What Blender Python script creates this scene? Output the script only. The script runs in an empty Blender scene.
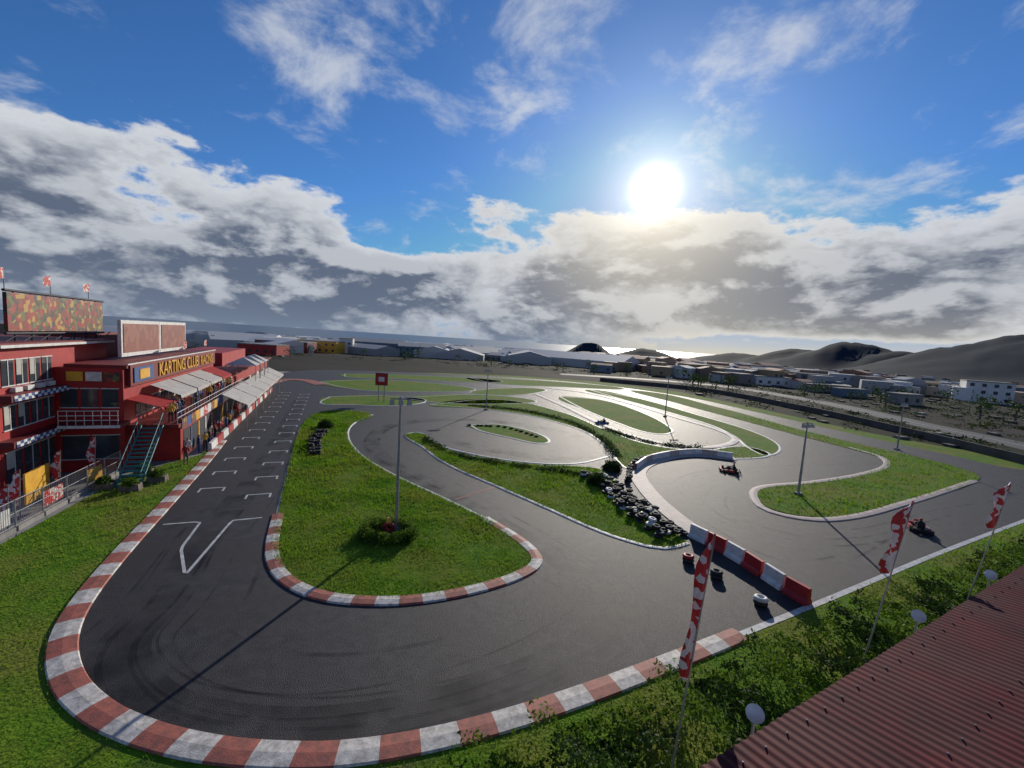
import bpy, math, random
import numpy as np
from mathutils import Vector, Matrix, noise
from mathutils.geometry import tessellate_polygon
random.seed(7); rng=np.random.default_rng(7)
scene=bpy.context.scene
scene.view_settings.view_transform='Standard'; scene.view_settings.look='None'; scene.view_settings.exposure=0
H=12.0; F=430.0; PITCH=math.radians(5.7); ROLL=math.radians(3.6)
R=Matrix.Rotation(math.pi/2-PITCH,3,'X')@Matrix.Rotation(ROLL,3,'Z')
cam_d=bpy.data.cameras.new('camera'); cam=bpy.data.objects.new('camera',cam_d); scene.collection.objects.link(cam)
cam_d.sensor_width=36; cam_d.lens=F*36/1024; cam_d.clip_start=0.1; cam_d.clip_end=80000
M4=R.to_4x4(); M4.translation=(0,0,H); cam.matrix_world=M4; scene.camera=cam
# --- image pixels: sight lines cast through them from a 12 m high camera, intersected with the
# --- ground plane, give the circuit's plan in metres (P below); everything is built from that plan.
def ray(u,v): return (R@Vector(((u-512)/F,-(v-384)/F,-1))).normalized()
def gp(u,v,z=0.0):
    d=ray(u,v); t=(z-H)/d.z; return (d.x*t,d.y*t)
PLAN_PX=dict(  # image pixel coordinates, projected onto the ground by gp
 asphalt=[(250,400),(238,425),(200,462),(160,507),(112,556),(72,603),(52,645),(58,685),(90,717),(150,744),(235,762),(340,763),(430,748),(520,724),(600,697),(680,663),(740,638),(815,608),(870,585),(940,556),(1024,523),(1150,475),(1100,462),(1024,470),(940,453),(870,438),(760,413),(680,396),(600,385),(520,378),(440,374),(330,370),(290,372),(262,379)],
 kerb_out=[(222,441),(203,464),(160,511),(117,558),(80,605),(63,642),(68,680),(97,711),(145,734),(200,748),(260,755),(335,755),(415,744),(500,723),(580,697),(660,667),(740,635)],
 line_out=[(740,635),(815,605),(870,582),(940,553),(1024,521),(1100,492)],
 line_straight=[(300,428),(288,470),(276,520)],
 isl1=[(318,413),(302,426),(288,470),(277,520),(273,552),(284,576),(320,595),(380,601),(440,596),(500,582),(532,567),(535,557),(520,541),(485,519),(440,497),(395,476),(362,456),(348,438),(352,425),(372,415),(345,411)],
 isl1_kerb=[(278,515),(272,552),(283,577),(320,596),(380,602),(440,597),(500,583),(533,568),(536,557),(520,541),(485,519)],
 isl1_line=[(485,519),(440,497),(395,476),(362,456),(348,438),(352,425),(372,415)],
 isl2=[(412,434),(440,448),(480,458),(530,465),(575,467),(600,470),(618,486),(640,508),(665,528),(688,544),(665,549),(640,545),(600,532),(550,510),(500,488),(450,466),(425,449)],
 isl2_line=[(608,457),(575,464),(530,463),(480,456),(440,446),(412,433),(425,449),(450,466),(500,488),(550,510),(600,532),(640,545),(665,549),(688,544)],
 isl2b=[(470,425),(500,425),(535,433),(549,441),(540,444),(510,438),(480,431)],
 isl4=[(430,405),(500,400),(560,412),(610,432),(650,445),(700,451),(745,447),(770,455),(735,459),(690,455),(650,460),(632,470),(620,464),(608,448),(580,430),(530,416),(480,409)],
 isl5=[(560,397),(600,400),(640,412),(672,430),(655,434),(620,424),(585,410)],
 isl6=[(590,390),(640,399),(700,416),(750,431),(778,445),(768,456),(750,449),(735,437),(710,425),(660,410),(620,399)],
 isl3=[(640,391),(720,408),(800,430),(870,447),(940,463),(980,478),(900,503),(830,518),(775,511),(757,497),(762,489),(810,484),(860,476),(884,466),(880,458),(850,449),(800,436),(740,420),(680,404)],
 isl3_kerb=[(975,481),(900,505),(830,520),(773,513),(754,498),(760,488),(810,483),(860,475),(886,466),(880,457),(850,448)],
 isl8=[(320,382),(380,380),(440,384),(475,390),(420,392),(360,390)],
 isl9=[(400,398),(480,395),(535,401),(500,404),(440,403)],
 isl10=[(470,378),(560,382),(625,389),(560,387),(500,384)],
 isl11=[(330,397),(385,396),(425,400),(400,406),(350,405),(322,404)],
 isl12=[(345,374),(430,376),(500,381),(470,382.5),(400,379),(350,377.5)],
 isl13=[(490,389),(540,389),(530,394),(500,395.5),(470,393)],
 loop_kerb=[(735,459),(690,455),(655,461),(638,472),(648,492),(672,515),(700,535),(718,545)],
 loop_c=[(535,394),(565,407),(605,426),(650,441),(700,448),(735,441),(720,431),(680,419),(630,404),(585,393),(545,388)],
 red_kerb=[(252,392),(275,381),(300,380),(322,385)],
 tyre_a=[(602,477),(618,487),(640,506),(665,524),(692,541)],
 tyre_b=[(628,482),(632,468),(648,459),(690,453),(728,457)],
 tyre_c=[(312,455),(313,442),(322,430)],
 tyre_e=[(470,426),(505,428),(545,440)],
 row_a=[(470,406),(520,411),(565,421),(600,438),(618,458)],
 row_b=[(425,440),(455,455),(500,464),(550,471),(596,478)],
 row_c=[(606,430),(650,443),(700,449)],
 barrier=[(690,536),(722,552),(755,572),(785,592),(812,608)],
 arrow=[(163,525),(201,522),(181,549),(185,576),(232,521),(262,518)],
 redline=[(455,500),(510,482)],
 lamps=[(396,530),(798,495),(897,450),(486,410),(665,417)],
 poles=[(668,790),(863,662),(967,601)],
 fence=[(-60,572),(0,540),(60,507),(130,468)],
 tyres_loose=[(688,562),(716,578),(760,605)],
 karts=[(730,472),(918,530),(602,424)],
 wall_r=[(600,381),(700,391),(800,410),(900,433),(1024,464),(1090,482)],
 road_r=[(560,374),(640,379),(720,386),(820,402),(920,424),(1024,446),(1120,468)],
 lawn=[(200,455),(130,474),(0,545),(-200,650),(-300,1200),(600,1500),(1400,1100),(1300,480),(1024,460),(940,446),(870,433),(760,409),(680,392),(600,382),(520,376),(440,373),(330,372)],
 hedge=[(420,775),(520,742),(600,715),(680,682),(760,648),(830,620),(900,592),(1024,541),(1110,505),(1180,560),(1060,640),(900,760),(760,900),(500,1000),(380,900)],
 route_a=[(300,400),(262,470),(205,540),(165,600),(120,650),(140,700),(210,727),(330,730),(470,700),(580,650),(620,605),(560,560),(500,525),(440,490),(385,460),(372,440),(400,424),(470,420),(560,432),(595,448),(570,458),(520,455),(440,440)],
 route_b=[(1100,485),(900,530),(790,560),(720,530),(680,500),(665,480),(700,468),(780,462),(850,462),(868,465),(800,478),(740,490),(740,515),(820,535),(930,510),(1010,487),(960,468),(860,440),(740,413),(650,396)],
 shrubs=[(325,428),(597,484),(612,470)], sign=[(381,402)],
 banners=[(20,520),(95,478),(8,530),(60,494),(118,466)], boards=[(42,500),(34,505)],
)
P={k:[tuple(round(c,2) for c in gp(*q)) for q in v] for k,v in PLAN_PX.items()}
P['roof']=[gp(u,v,5.0) for u,v in((700,768),(1024,565))]
P['spots']=[gp(u,v,4.9) for u,v in[(755,713),(918,616),(990,575)]]
DIR_PX=dict(sun=(655,190),h0=(590,342),h1=(645,349),h2=(740,354),h3=(800,350),h4=(858,345),h5=(905,353),h6=(980,347),h7=(1030,341),h8=(1120,338),  # image pixels of sun, hills and clouds, turned into directions
 c0=(405,225),c1=(490,195),c2=(60,190),c3=(900,250),c4=(700,250),c5=(300,250),w0=(330,40),w1=(560,40),w2=(515,122),w3=(830,70),w4=(100,50),w5=(750,150),w6=(900,130))
DIR={k:(math.atan2(ray(*q).x,ray(*q).y),math.asin(ray(*q).z)) for k,q in DIR_PX.items()}
def dvec(k):
    a,e=DIR[k]; return Vector((math.sin(a)*math.cos(e),math.cos(a)*math.cos(e),math.sin(e)))
SUN=dvec('sun'); AZ,EL=DIR['sun']
# ---------- materials ----------
def new_mat(name):
    m=bpy.data.materials.new(name); m.use_nodes=True; nt=m.node_tree
    return m,nt,nt.nodes['Principled BSDF']
def mk(name,c1,c2=None,scale=3.0,rough=0.7,bump=0.0,bscale=None,metal=0.0,spec=0.4,c3=None,scale3=0.2,transl=0.0,hill_haze=None):
    m,nt,b=new_mat(name); L=nt.links
    b.inputs['Roughness'].default_value=rough; b.inputs['Metallic'].default_value=metal
    b.inputs['Specular IOR Level'].default_value=spec
    if c2 is None: c2=tuple(x*0.8 for x in c1)
    g=nt.nodes.new('ShaderNodeNewGeometry')
    n=nt.nodes.new('ShaderNodeTexNoise'); n.inputs['Scale'].default_value=scale; n.inputs['Detail'].default_value=4; n.inputs['Roughness'].default_value=0.65
    L.new(g.outputs['Position'],n.inputs['Vector'])
    cr=nt.nodes.new('ShaderNodeValToRGB'); cr.color_ramp.elements[0].position=0.35; cr.color_ramp.elements[1].position=0.65
    cr.color_ramp.elements[0].color=(*c1,1); cr.color_ramp.elements[1].color=(*c2,1)
    L.new(n.outputs['Fac'],cr.inputs[0]); out=cr.outputs[0]
    def mixin(fac,col,cur):
        mx=nt.nodes.new('ShaderNodeMix'); mx.data_type='RGBA'; L.new(fac,mx.inputs[0]); L.new(cur,mx.inputs[6]); mx.inputs[7].default_value=(*col,1); return mx.outputs[2]
    if c3:
        n3=nt.nodes.new('ShaderNodeTexNoise'); n3.inputs['Scale'].default_value=scale3; n3.inputs['Detail'].default_value=5
        L.new(g.outputs['Position'],n3.inputs['Vector'])
        r3=nt.nodes.new('ShaderNodeMapRange'); r3.inputs[1].default_value=0.45; r3.inputs[2].default_value=0.62; L.new(n3.outputs['Fac'],r3.inputs[0])
        out=mixin(r3.outputs[0],c3,out)
    if hill_haze:  # far high ground: distance haze painted into the base colour
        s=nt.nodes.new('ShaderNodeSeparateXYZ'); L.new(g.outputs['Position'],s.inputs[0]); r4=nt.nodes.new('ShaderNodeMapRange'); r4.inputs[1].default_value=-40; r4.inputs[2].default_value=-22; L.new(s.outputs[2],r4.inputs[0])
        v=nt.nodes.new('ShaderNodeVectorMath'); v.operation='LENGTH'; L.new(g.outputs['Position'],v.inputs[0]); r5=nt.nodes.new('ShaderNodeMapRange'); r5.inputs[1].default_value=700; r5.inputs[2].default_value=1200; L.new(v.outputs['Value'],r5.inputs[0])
        mm=nt.nodes.new('ShaderNodeMath'); mm.operation='MULTIPLY'; L.new(r4.outputs[0],mm.inputs[0]); L.new(r5.outputs[0],mm.inputs[1]); out=mixin(mm.outputs[0],hill_haze,out)
    L.new(out,b.inputs['Base Color'])
    if bump:
        nb=nt.nodes.new('ShaderNodeTexNoise'); nb.inputs['Scale'].default_value=bscale or scale*6; nb.inputs['Detail'].default_value=2
        L.new(g.outputs['Position'],nb.inputs['Vector'])
        bp=nt.nodes.new('ShaderNodeBump'); bp.inputs['Strength'].default_value=bump; bp.inputs['Distance'].default_value=0.05
        L.new(nb.outputs['Fac'],bp.inputs['Height']); L.new(bp.outputs[0],b.inputs['Normal'])
    if transl:
        t=nt.nodes.new('ShaderNodeBsdfTranslucent'); L.new(out,t.inputs[0]); ms=nt.nodes.new('ShaderNodeMixShader'); ms.inputs[0].default_value=transl
        o=nt.nodes['Material Output']; L.new(b.outputs[0],ms.inputs[1]); L.new(t.outputs[0],ms.inputs[2]); L.new(ms.outputs[0],o.inputs[0])
    return m
mt={}
mt['asphalt']=mk('asphalt',(0.023,0.023,0.027),(0.045,0.043,0.047),1.7,0.62,0.7,35,c3=(0.034,0.031,0.033),scale3=0.3,spec=0.24)
mt['road']=mk('road_asphalt',(0.05,0.05,0.052),(0.065,0.063,0.062),0.4,0.8)
mt['pave']=mk('paving',(0.2,0.2,0.2),(0.28,0.27,0.26),1.5,0.8,0.2)
mt['grass']=mk('grass',(0.05,0.135,0.006),(0.12,0.21,0.012),1.3,0.95,1.0,9,spec=0.1,c3=(0.15,0.17,0.024),scale3=0.25)
mt['blade']=mk('grass_blades',(0.06,0.17,0.006),(0.20,0.34,0.018),0.55,0.8,spec=0.15,transl=0.5,c3=(0.2,0.25,0.03),scale3=0.18)
mt['leaf']=mk('leaves',(0.025,0.075,0.008),(0.14,0.22,0.018),1.6,0.7,spec=0.2,transl=0.4)
mt['dleaf']=mk('dark_leaves',(0.018,0.04,0.010),(0.05,0.09,0.015),1.2,0.7,spec=0.2,transl=0.3)
mt['scrub']=mk('scrub_leaves',(0.03,0.045,0.015),(0.07,0.095,0.03),0.3,0.8,spec=0.1,transl=0.2)
mt['terrain']=mk('terrain',(0.036,0.031,0.026),(0.020,0.030,0.014),0.06,0.95,0.4,0.5,spec=0.05,c3=(0.055,0.048,0.042),scale3=0.018,hill_haze=(0.014,0.027,0.040))  # last colour: dark volcanic hills, turned bluish to paint in distance haze
mt['white']=mk('white_paint',(0.72,0.71,0.68),(0.5,0.49,0.47),2.5,0.6)
mt['line']=mk('line_paint',(0.6,0.6,0.58),(0.34,0.34,0.33),3,0.6)
mt['kerbw']=mk('kerb_white',(0.66,0.62,0.56),(0.34,0.31,0.28),4.5,0.7,0.2)
mt['kerbr']=mk('kerb_red',(0.42,0.12,0.08),(0.22,0.08,0.06),4.5,0.7,0.2)
mt['kerbp']=mk('kerb_pale',(0.5,0.4,0.34),(0.36,0.3,0.27),1.5,0.7,0.2)
mt['red']=mk('red_paint',(0.42,0.02,0.02),(0.28,0.015,0.018),0.8,0.55)
mt['dred']=mk('dark_red_paint',(0.2,0.015,0.015),(0.13,0.012,0.012),0.9,0.6)
mt['glass']=mk('window_glass',(0.03,0.04,0.05),(0.06,0.07,0.08),0.7,0.12,spec=0.8)
mt['metal']=mk('galvanised',(0.35,0.36,0.37),(0.25,0.26,0.27),3,0.45,metal=0.5)
mt['rubber']=mk('rubber',(0.02,0.02,0.021),(0.035,0.034,0.034),4,0.75)
mt['awn']=mk('awning_cloth',(0.62,0.60,0.55),(0.5,0.48,0.44),1.2,0.8,transl=0.25)
mt['awnr']=mk('red_awning_cloth',(0.5,0.03,0.03),(0.4,0.02,0.02),1.2,0.8,transl=0.3)
mt['teal']=mk('teal_paint',(0.03,0.2,0.2),(0.03,0.15,0.16),2,0.5)
mt['yellow']=mk('yellow_paint',(0.75,0.42,0.04),(0.6,0.3,0.03),2,0.5)
mt['roof']=mk('red_sheet_roof',(0.12,0.012,0.018),(0.06,0.010,0.014),1.1,0.7,c3=(0.09,0.024,0.024),scale3=0.6,spec=0.12)
mt['skin']=mk('skin',(0.5,0.28,0.2)); mt['hair']=mk('hair',(0.03,0.02,0.015))
mt['blue']=mk('blue_cloth',(0.03,0.08,0.25)); mt['dark']=mk('dark_cloth',(0.02,0.02,0.03)); mt['bluebox']=mk('blue_sheet',(0.09,0.15,0.22),(0.07,0.12,0.18),0.3,0.6)
mt['stone']=mk('stone',(0.2,0.16,0.12),(0.1,0.085,0.07),3,0.9,0.6)
mt['sea']=mk('sea_water',(0.03,0.07,0.11),(0.05,0.09,0.13),0.001,0.35,spec=0.5)
mt['wall']=mk('concrete',(0.3,0.28,0.26),(0.2,0.19,0.18),0.8,0.85,0.2)
mt['dwall']=mk('dark_block_wall',(0.07,0.06,0.055),(0.11,0.10,0.09),0.4,0.85)
def poster(name,cols,sc):
    m,nt,b=new_mat(name); L=nt.links; g=nt.nodes.new('ShaderNodeNewGeometry')
    v=nt.nodes.new('ShaderNodeTexVoronoi'); v.inputs['Scale'].default_value=sc; L.new(g.outputs['Position'],v.inputs['Vector'])
    cr=nt.nodes.new('ShaderNodeValToRGB'); cr.color_ramp.interpolation='CONSTANT'; e=cr.color_ramp.elements
    while len(e)<len(cols): e.new(0.5)
    for i,c in enumerate(cols): e[i].position=i/len(cols); e[i].color=(*c,1)
    s=nt.nodes.new('ShaderNodeSeparateColor'); L.new(v.outputs['Color'],s.inputs[0]); L.new(s.outputs[0],cr.inputs[0]); L.new(cr.outputs[0],b.inputs['Base Color']); b.inputs['Roughness'].default_value=0.6
    return m
mt['poster']=poster('poster_print',[(0.25,0.02,0.02),(0.08,0.06,0.02),(0.4,0.24,0.05),(0.12,0.13,0.04),(0.3,0.04,0.03),(0.05,0.04,0.04),(0.2,0.03,0.02)],3.2)
mt['poster2']=poster('board_print',[(0.22,0.05,0.03),(0.18,0.04,0.03),(0.25,0.08,0.05),(0.2,0.05,0.035)],1.6)
mt['flag']=poster('flag_print',[(0.5,0.02,0.02),(0.5,0.02,0.02),(0.7,0.6,0.56),(0.4,0.02,0.02),(0.65,0.55,0.5)],5.5)
def vcol_mat(name,rough=0.8):
    m,nt,b=new_mat(name); a=nt.nodes.new('ShaderNodeAttribute'); a.attribute_name='Col'; nt.links.new(a.outputs['Color'],b.inputs['Base Color']); b.inputs['Roughness'].default_value=rough; return m
mt['vcol']=vcol_mat('building_paint')
def skidm(name,col,lo,hi_,amax,sc):
    m,nt,b=new_mat(name); b.inputs['Base Color'].default_value=(*col,1); b.inputs['Roughness'].default_value=0.6; b.inputs['Specular IOR Level'].default_value=0.25
    g=nt.nodes.new('ShaderNodeNewGeometry'); n=nt.nodes.new('ShaderNodeTexNoise'); n.inputs['Scale'].default_value=sc; n.inputs['Detail'].default_value=3
    r=nt.nodes.new('ShaderNodeMapRange'); r.inputs[1].default_value=lo; r.inputs[2].default_value=hi_; r.inputs[4].default_value=amax
    nt.links.new(g.outputs['Position'],n.inputs['Vector']); nt.links.new(n.outputs['Fac'],r.inputs[0]); nt.links.new(r.outputs[0],b.inputs['Alpha']); return m
mt['skid']=skidm('skid_rubber',(0.013,0.013,0.015),0.42,0.75,0.5,0.5)
# ---------- mesh tools ----------
def link(o,parent=None):
    scene.collection.objects.link(o)
    if parent: o.parent=parent
    return o
def mesh_obj(name,verts,faces,mats,mi=None,parent=None,smooth=False):
    me=bpy.data.meshes.new(name); me.from_pydata([tuple(v) for v in verts],[],[tuple(f) for f in faces])
    for k in mats: me.materials.append(mt[k])
    if mi is not None: me.polygons.foreach_set('material_index',np.array(mi,dtype=np.int32))
    if smooth: me.polygons.foreach_set('use_smooth',np.ones(len(me.polygons),dtype=bool))
    me.update(); return link(bpy.data.objects.new(name,me),parent)
def np_mesh(name,V,k,mat,parent=None):
    nf=len(V)//k; me=bpy.data.meshes.new(name); me.vertices.add(len(V)); me.vertices.foreach_set('co',V.astype(np.float32).ravel())
    me.loops.add(nf*k); me.loops.foreach_set('vertex_index',np.arange(nf*k,dtype=np.int32))
    me.polygons.add(nf); me.polygons.foreach_set('loop_start',np.arange(0,nf*k,k,dtype=np.int32))
    me.materials.append(mt[mat]); me.update(calc_edges=True); return link(bpy.data.objects.new(name,me),parent)
class MB:
    def __init__(s,M=None): s.M=M or Matrix.Identity(4); s.parts={}
    def add(s,part,mat,vs,fs):
        d=s.parts.setdefault(part,dict(v=[],f=[],m=[],mats=[]))
        if mat not in d['mats']: d['mats'].append(mat)
        k=d['mats'].index(mat); o=len(d['v'])
        d['v']+= [s.M@Vector(v) for v in vs]; d['f']+=[[i+o for i in f] for f in fs]; d['m']+=[k]*len(fs)
    def box(s,part,mat,a,b,taper=0):
        x0,y0,z0=a;x1,y1,z1=b;t=taper
        s.add(part,mat,[(x0,y0,z0),(x1,y0,z0),(x1,y1,z0),(x0,y1,z0),(x0+t,y0+t,z1),(x1-t,y0+t,z1),(x1-t,y1-t,z1),(x0+t,y1-t,z1)],
          [(0,3,2,1),(4,5,6,7),(0,1,5,4),(1,2,6,5),(2,3,7,6),(3,0,4,7)])
    def tube(s,part,mat,p,q,r0,r1=None,n=8):
        r1=r0 if r1 is None else r1; p=Vector(p);q=Vector(q);d=(q-p).normalized(); a=d.orthogonal().normalized(); b=d.cross(a)
        vs=[];
        for c,r in((p,r0),(q,r1)):
            for i in range(n):
                t=2*math.pi*i/n; vs.append(c+a*math.cos(t)*r+b*math.sin(t)*r)
        fs=[(i,(i+1)%n,n+(i+1)%n,n+i) for i in range(n)]+[tuple(range(n))[::-1],tuple(range(n,2*n))]
        s.add(part,mat,vs,fs)
    def torus(s,part,mat,c,R_,r_,ax=(0,0,1),nu=14,nv=6,mat2=None):
        c=Vector(c);ax=Vector(ax).normalized();a=ax.orthogonal().normalized();b=ax.cross(a);vs=[];fs=[]
        for i in range(nu):
            t=2*math.pi*i/nu; e=a*math.cos(t)+b*math.sin(t)
            for j in range(nv):
                w=2*math.pi*j/nv; vs.append(c+e*(R_+r_*math.cos(w))+ax*(r_*math.sin(w)))
        for i in range(nu):
            for j in range(nv): fs.append((i*nv+j,((i+1)%nu)*nv+j,((i+1)%nu)*nv+(j+1)%nv,i*nv+(j+1)%nv))
        s.add(part,mat,vs,fs)
    def done(s,name,join=False,smooth=False):
        if join or len(s.parts)==1:
            V=[];Fc=[];mi=[];mats=[]
            for d in s.parts.values():
                o=len(V);V+=d['v'];Fc+=[[i+o for i in f] for f in d['f']]
                for k in d['m']:
                    mm=d['mats'][k]
                    if mm not in mats: mats.append(mm)
                    mi.append(mats.index(mm))
            return mesh_obj(name,V,Fc,mats,mi,smooth=smooth)
        e=link(bpy.data.objects.new(name,None))
        for k,d in s.parts.items(): mesh_obj(k,d['v'],d['f'],d['mats'],d['m'],parent=e)
        return e
def catmull(pts,closed=False,step=1.0):
    n=len(pts);out=[]
    for i in range(n if closed else n-1):
        g=lambda k:Vector(pts[k%n] if closed else pts[max(0,min(n-1,k))]).to_2d()
        p0,p1,p2,p3=g(i-1),g(i),g(i+1),g(i+2); m=max(1,int((p2-p1).length/step)); m=min(m,24)
        t1=(p2-p0); t2=(p3-p1); l=(p2-p1).length
        t1=t1.normalized()*l if t1.length>0 else t1; t2=t2.normalized()*l if t2.length>0 else t2
        for j in range(m):
            t=j/m; out.append(p1*(2*t**3-3*t*t+1)+t1*(t**3-2*t*t+t)+p2*(-2*t**3+3*t*t)+t2*(t**3-t*t))
    if not closed: out.append(Vector(pts[-1]).to_2d())
    return out
def sheet(name,pts,z,mat,smooth=True,skirt=0):
    c=catmull(pts,True,0.8) if smooth else [Vector(p).to_2d() for p in pts]
    v3=[Vector((p.x,p.y,z)) for p in c]; tr=tessellate_polygon([v3]); fs=[]
    for t in tr:
        a,b,cc=[v3[i] for i in t]; 
        fs.append(t if (b-a).cross(cc-a).z>0 else t[::-1])
    n=len(v3)
    if skirt: v3+= [Vector((p.x,p.y,z-skirt)) for p in c]; fs+=[(i,(i+1)%n,n+(i+1)%n,n+i) for i in range(n)]
    mesh_obj(name,v3,fs,[mat]); return c
def strip(name,pts,w,z,mats,seg=1.2,prof=None,step=0.4,smooth=True):
    c=catmull(pts,False,step) if smooth else [Vector(p).to_2d() for p in pts]
    d=[0]
    for i in range(1,len(c)): d.append(d[-1]+(c[i]-c[i-1]).length)
    Lt=d[-1]; sub=3 if len(mats)>1 else 1; n=max(1,int(Lt/seg))*sub; P_=[];k=0
    for i in range(n+1):
        s=Lt*i/n
        while k<len(d)-2 and d[k+1]<s: k+=1
        t=(s-d[k])/max(1e-6,d[k+1]-d[k]); P_.append(c[k].lerp(c[k+1],min(1,t)))
    prof=prof or [(-w/2,0),(w/2,0)]; V=[];Fc=[];mi=[];m=len(prof)
    for i,p in enumerate(P_):
        t=(P_[min(n,i+1)]-P_[max(0,i-1)]).normalized(); nn=Vector((t.y,-t.x))
        for (o,h) in prof: V.append((p.x+nn.x*o,p.y+nn.y*o,z+h))
    for i in range(n):
        for j in range(m-1):
            Fc.append((i*m+j,i*m+j+1,(i+1)*m+j+1,(i+1)*m+j)); mi.append((i//sub)%len(mats))
    return mesh_obj(name,V,Fc,mats,mi)
def kprof(w,h=0.09): return [(-w/2,0),(-w/2+0.04,h*0.7),(0,h),(w/2-0.04,h*0.7),(w/2,0)]
def inside(poly,X,Y):
    px=np.array([p[0] for p in poly]);py=np.array([p[1] for p in poly]);r=np.zeros(len(X),bool);j=len(px)-1
    for i in range(len(px)):
        c=((py[i]>Y)!=(py[j]>Y))&(X<(px[j]-px[i])*(Y-py[i])/(py[j]-py[i]+1e-12)+px[i]); r^=c; j=i
    return r
def leaf_quads(C,size):
    n=len(C); a=rng.normal(size=(n,3)); a/=np.linalg.norm(a,axis=1)[:,None]; b=rng.normal(size=(n,3)); b-=a*(a*b).sum(1)[:,None]; b/=np.linalg.norm(b,axis=1)[:,None]
    s=(size*rng.uniform(0.6,1.4,n))[:,None]; V=np.stack([C-a*s,C-b*s*0.5,C+a*s,C+b*s*0.5],1).reshape(-1,3); return V
# ---------- terrain ----------
HILLS=[]
for k,r,w in (('h0',2900,110),('h1',2900,160),('h2',2700,230),('h3',2500,200),('h4',2300,230),('h5',2100,170),('h6',1700,190),('h7',1600,230),('h8',1500,260)):
    a,e=DIR[k]; HILLS.append((r*math.sin(a),r*math.cos(a),H+r*math.tan(e),w))
def tz(x,y):
    r=math.hypot(x,y)
    if r<230: return 0.0
    z=-0.021*(r-230)
    if r>3300: z=-66-(r-3300)*0.01
    z+= min(1,(r-230)/400)*6*noise.fractal(Vector((x/260,y/260,0)),0.8,2.2,4)
    best=0
    for hx,hy,hz,w in HILLS:
        dx=(x-hx)/w;dy=(y-hy)/w; q=dx*dx+dy*dy
        if q<9: best=max(best,math.exp(-q*0.75)*(hz-z))
    if best>0: z+=best*(1.06+0.13*noise.fractal(Vector((x/110,y/110,3)),0.9,2.1,6))
    return z
angs=list(np.arange(-68,68.01,0.35))+list(np.arange(76,292,8)); radii=[1,60,150,225]+list(np.geomspace(240,6000,110))+[12000]
V=[(0,0,0)];Fc=[];na=len(angs)
for r_ in radii:
    for a in angs:
        x=r_*math.sin(math.radians(a));y=r_*math.cos(math.radians(a)); V.append((x,y,tz(x,y)))
for i in range(na): Fc.append((0,1+(i+1)%na,1+i))
for k in range(len(radii)-1):
    for i in range(na):
        a=1+k*na+i;b=1+k*na+(i+1)%na; Fc.append((a,b,b+na,a+na))
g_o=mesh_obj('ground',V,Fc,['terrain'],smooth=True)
mesh_obj('sea',[(-60000,-60000,-64),(60000,-60000,-64),(60000,70000,-64),(-60000,70000,-64)],[(0,1,2,3)],['sea'])
# ---------- frame of the start straight ----------
dv=Vector((-0.386,0.922)).normalized(); nv=Vector((dv.y,-dv.x))
FR=Matrix(((nv.x,dv.x,0,0),(nv.y,dv.y,0,0),(0,0,1,0),(0,0,0,1)))
def L2(n,s): return (nv.x*n+dv.x*s, nv.y*n+dv.y*s)
sheet('pavement',[L2(-9,20),L2(-60,20),L2(-60,130),L2(-9,130)],0.006,'pave',False)
lawn_c=sheet('lawn',P['lawn'],0.014,'grass',False)
asph=sheet('asphalt_track',P['asphalt'],0.024,'asphalt')
isl={}
for k in ['isl1','isl2','isl2b','isl4','isl5','isl6','isl3','isl8','isl9','isl10','isl11','isl12','isl13']:
    isl[k]=sheet('grass_island',P[k],0.07,'grass',skirt=0.06)
    if k not in('isl1','isl2','isl3'): strip('edge_line',P[k]+P[k][:1],0.4,0.026,['line'],0.8,kprof(0.4,0.06))
strip('kerb',P['kerb_out'],0.85,0.024,['kerbw','kerbr'],1.15,kprof(0.85))
strip('kerb',P['isl1_kerb'],0.7,0.024,['kerbr','kerbw'],1.0,kprof(0.7,0.11))
strip('kerb',P['loop_kerb'],1.6,0.024,['kerbp'],1.0,kprof(1.6,0.09))
strip('kerb',P['isl3_kerb'],0.7,0.024,['kerbp'],1.0,kprof(0.7,0.09))
strip('kerb',P['loop_c'],1.1,0.028,['kerbw','kerbp'],1.6,kprof(1.1,0.1))
strip('kerb',P['red_kerb'],3.0,0.028,['kerbr'],1.6,kprof(3.0,0.1))
for k,w in [('line_out',0.3),('line_straight',0.15),('isl1_line',0.3),('isl2_line',0.35)]: strip('edge_line',P[k],w,0.03,['line'],1.0,kprof(w,0.06) if 'isl' in k else None)
strip('start_arrow_marking',P['arrow'],0.14,0.0345,['line'],0.5,smooth=False)
strip('track_marking',P['redline'],0.15,0.0345,['kerbr'],0.5,smooth=False)
strip('road',P['road_r'],8.0,0.02,['road'],3.0)
strip('road_line',P['road_r'],0.2,0.026,['line'],3.0)
mb=MB(FR)
def mark(x0,y0,x1,y1): mb.add('marks','line',[(x0,y0,0.035),(x1,y0,0.035),(x1,y1,0.035),(x0,y1,0.035)],[(0,1,2,3)])
for i in range(14):
    s=34+i*4.0
    for n0,ds in((-8.7,2.0),(-5.5,0)):
        y=s+ds; mark(n0,y,n0+1.6,y+0.14); mark(n0,y-0.7,n0+0.13,y-0.003); mark(n0+1.47,y-0.7,n0+1.6,y-0.003)
mb.done('grid_marking')
mb=MB()
def ribbon(c,w,z,mat):
    vs=[]
    for i in range(len(c)-1):
        t=(c[i+1]-c[i]).normalized(); vs+=[(c[i].x+t.y*w,c[i].y-t.x*w,z),(c[i].x-t.y*w,c[i].y+t.x*w,z)]
    mb.add('s',mat,vs,[(2*i,2*i+2,2*i+3,2*i+1) for i in range(len(vs)//2-1)])
ra=catmull(P['route_a'],False,0.6); rb=catmull(P['route_b'],False,0.6)
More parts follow.
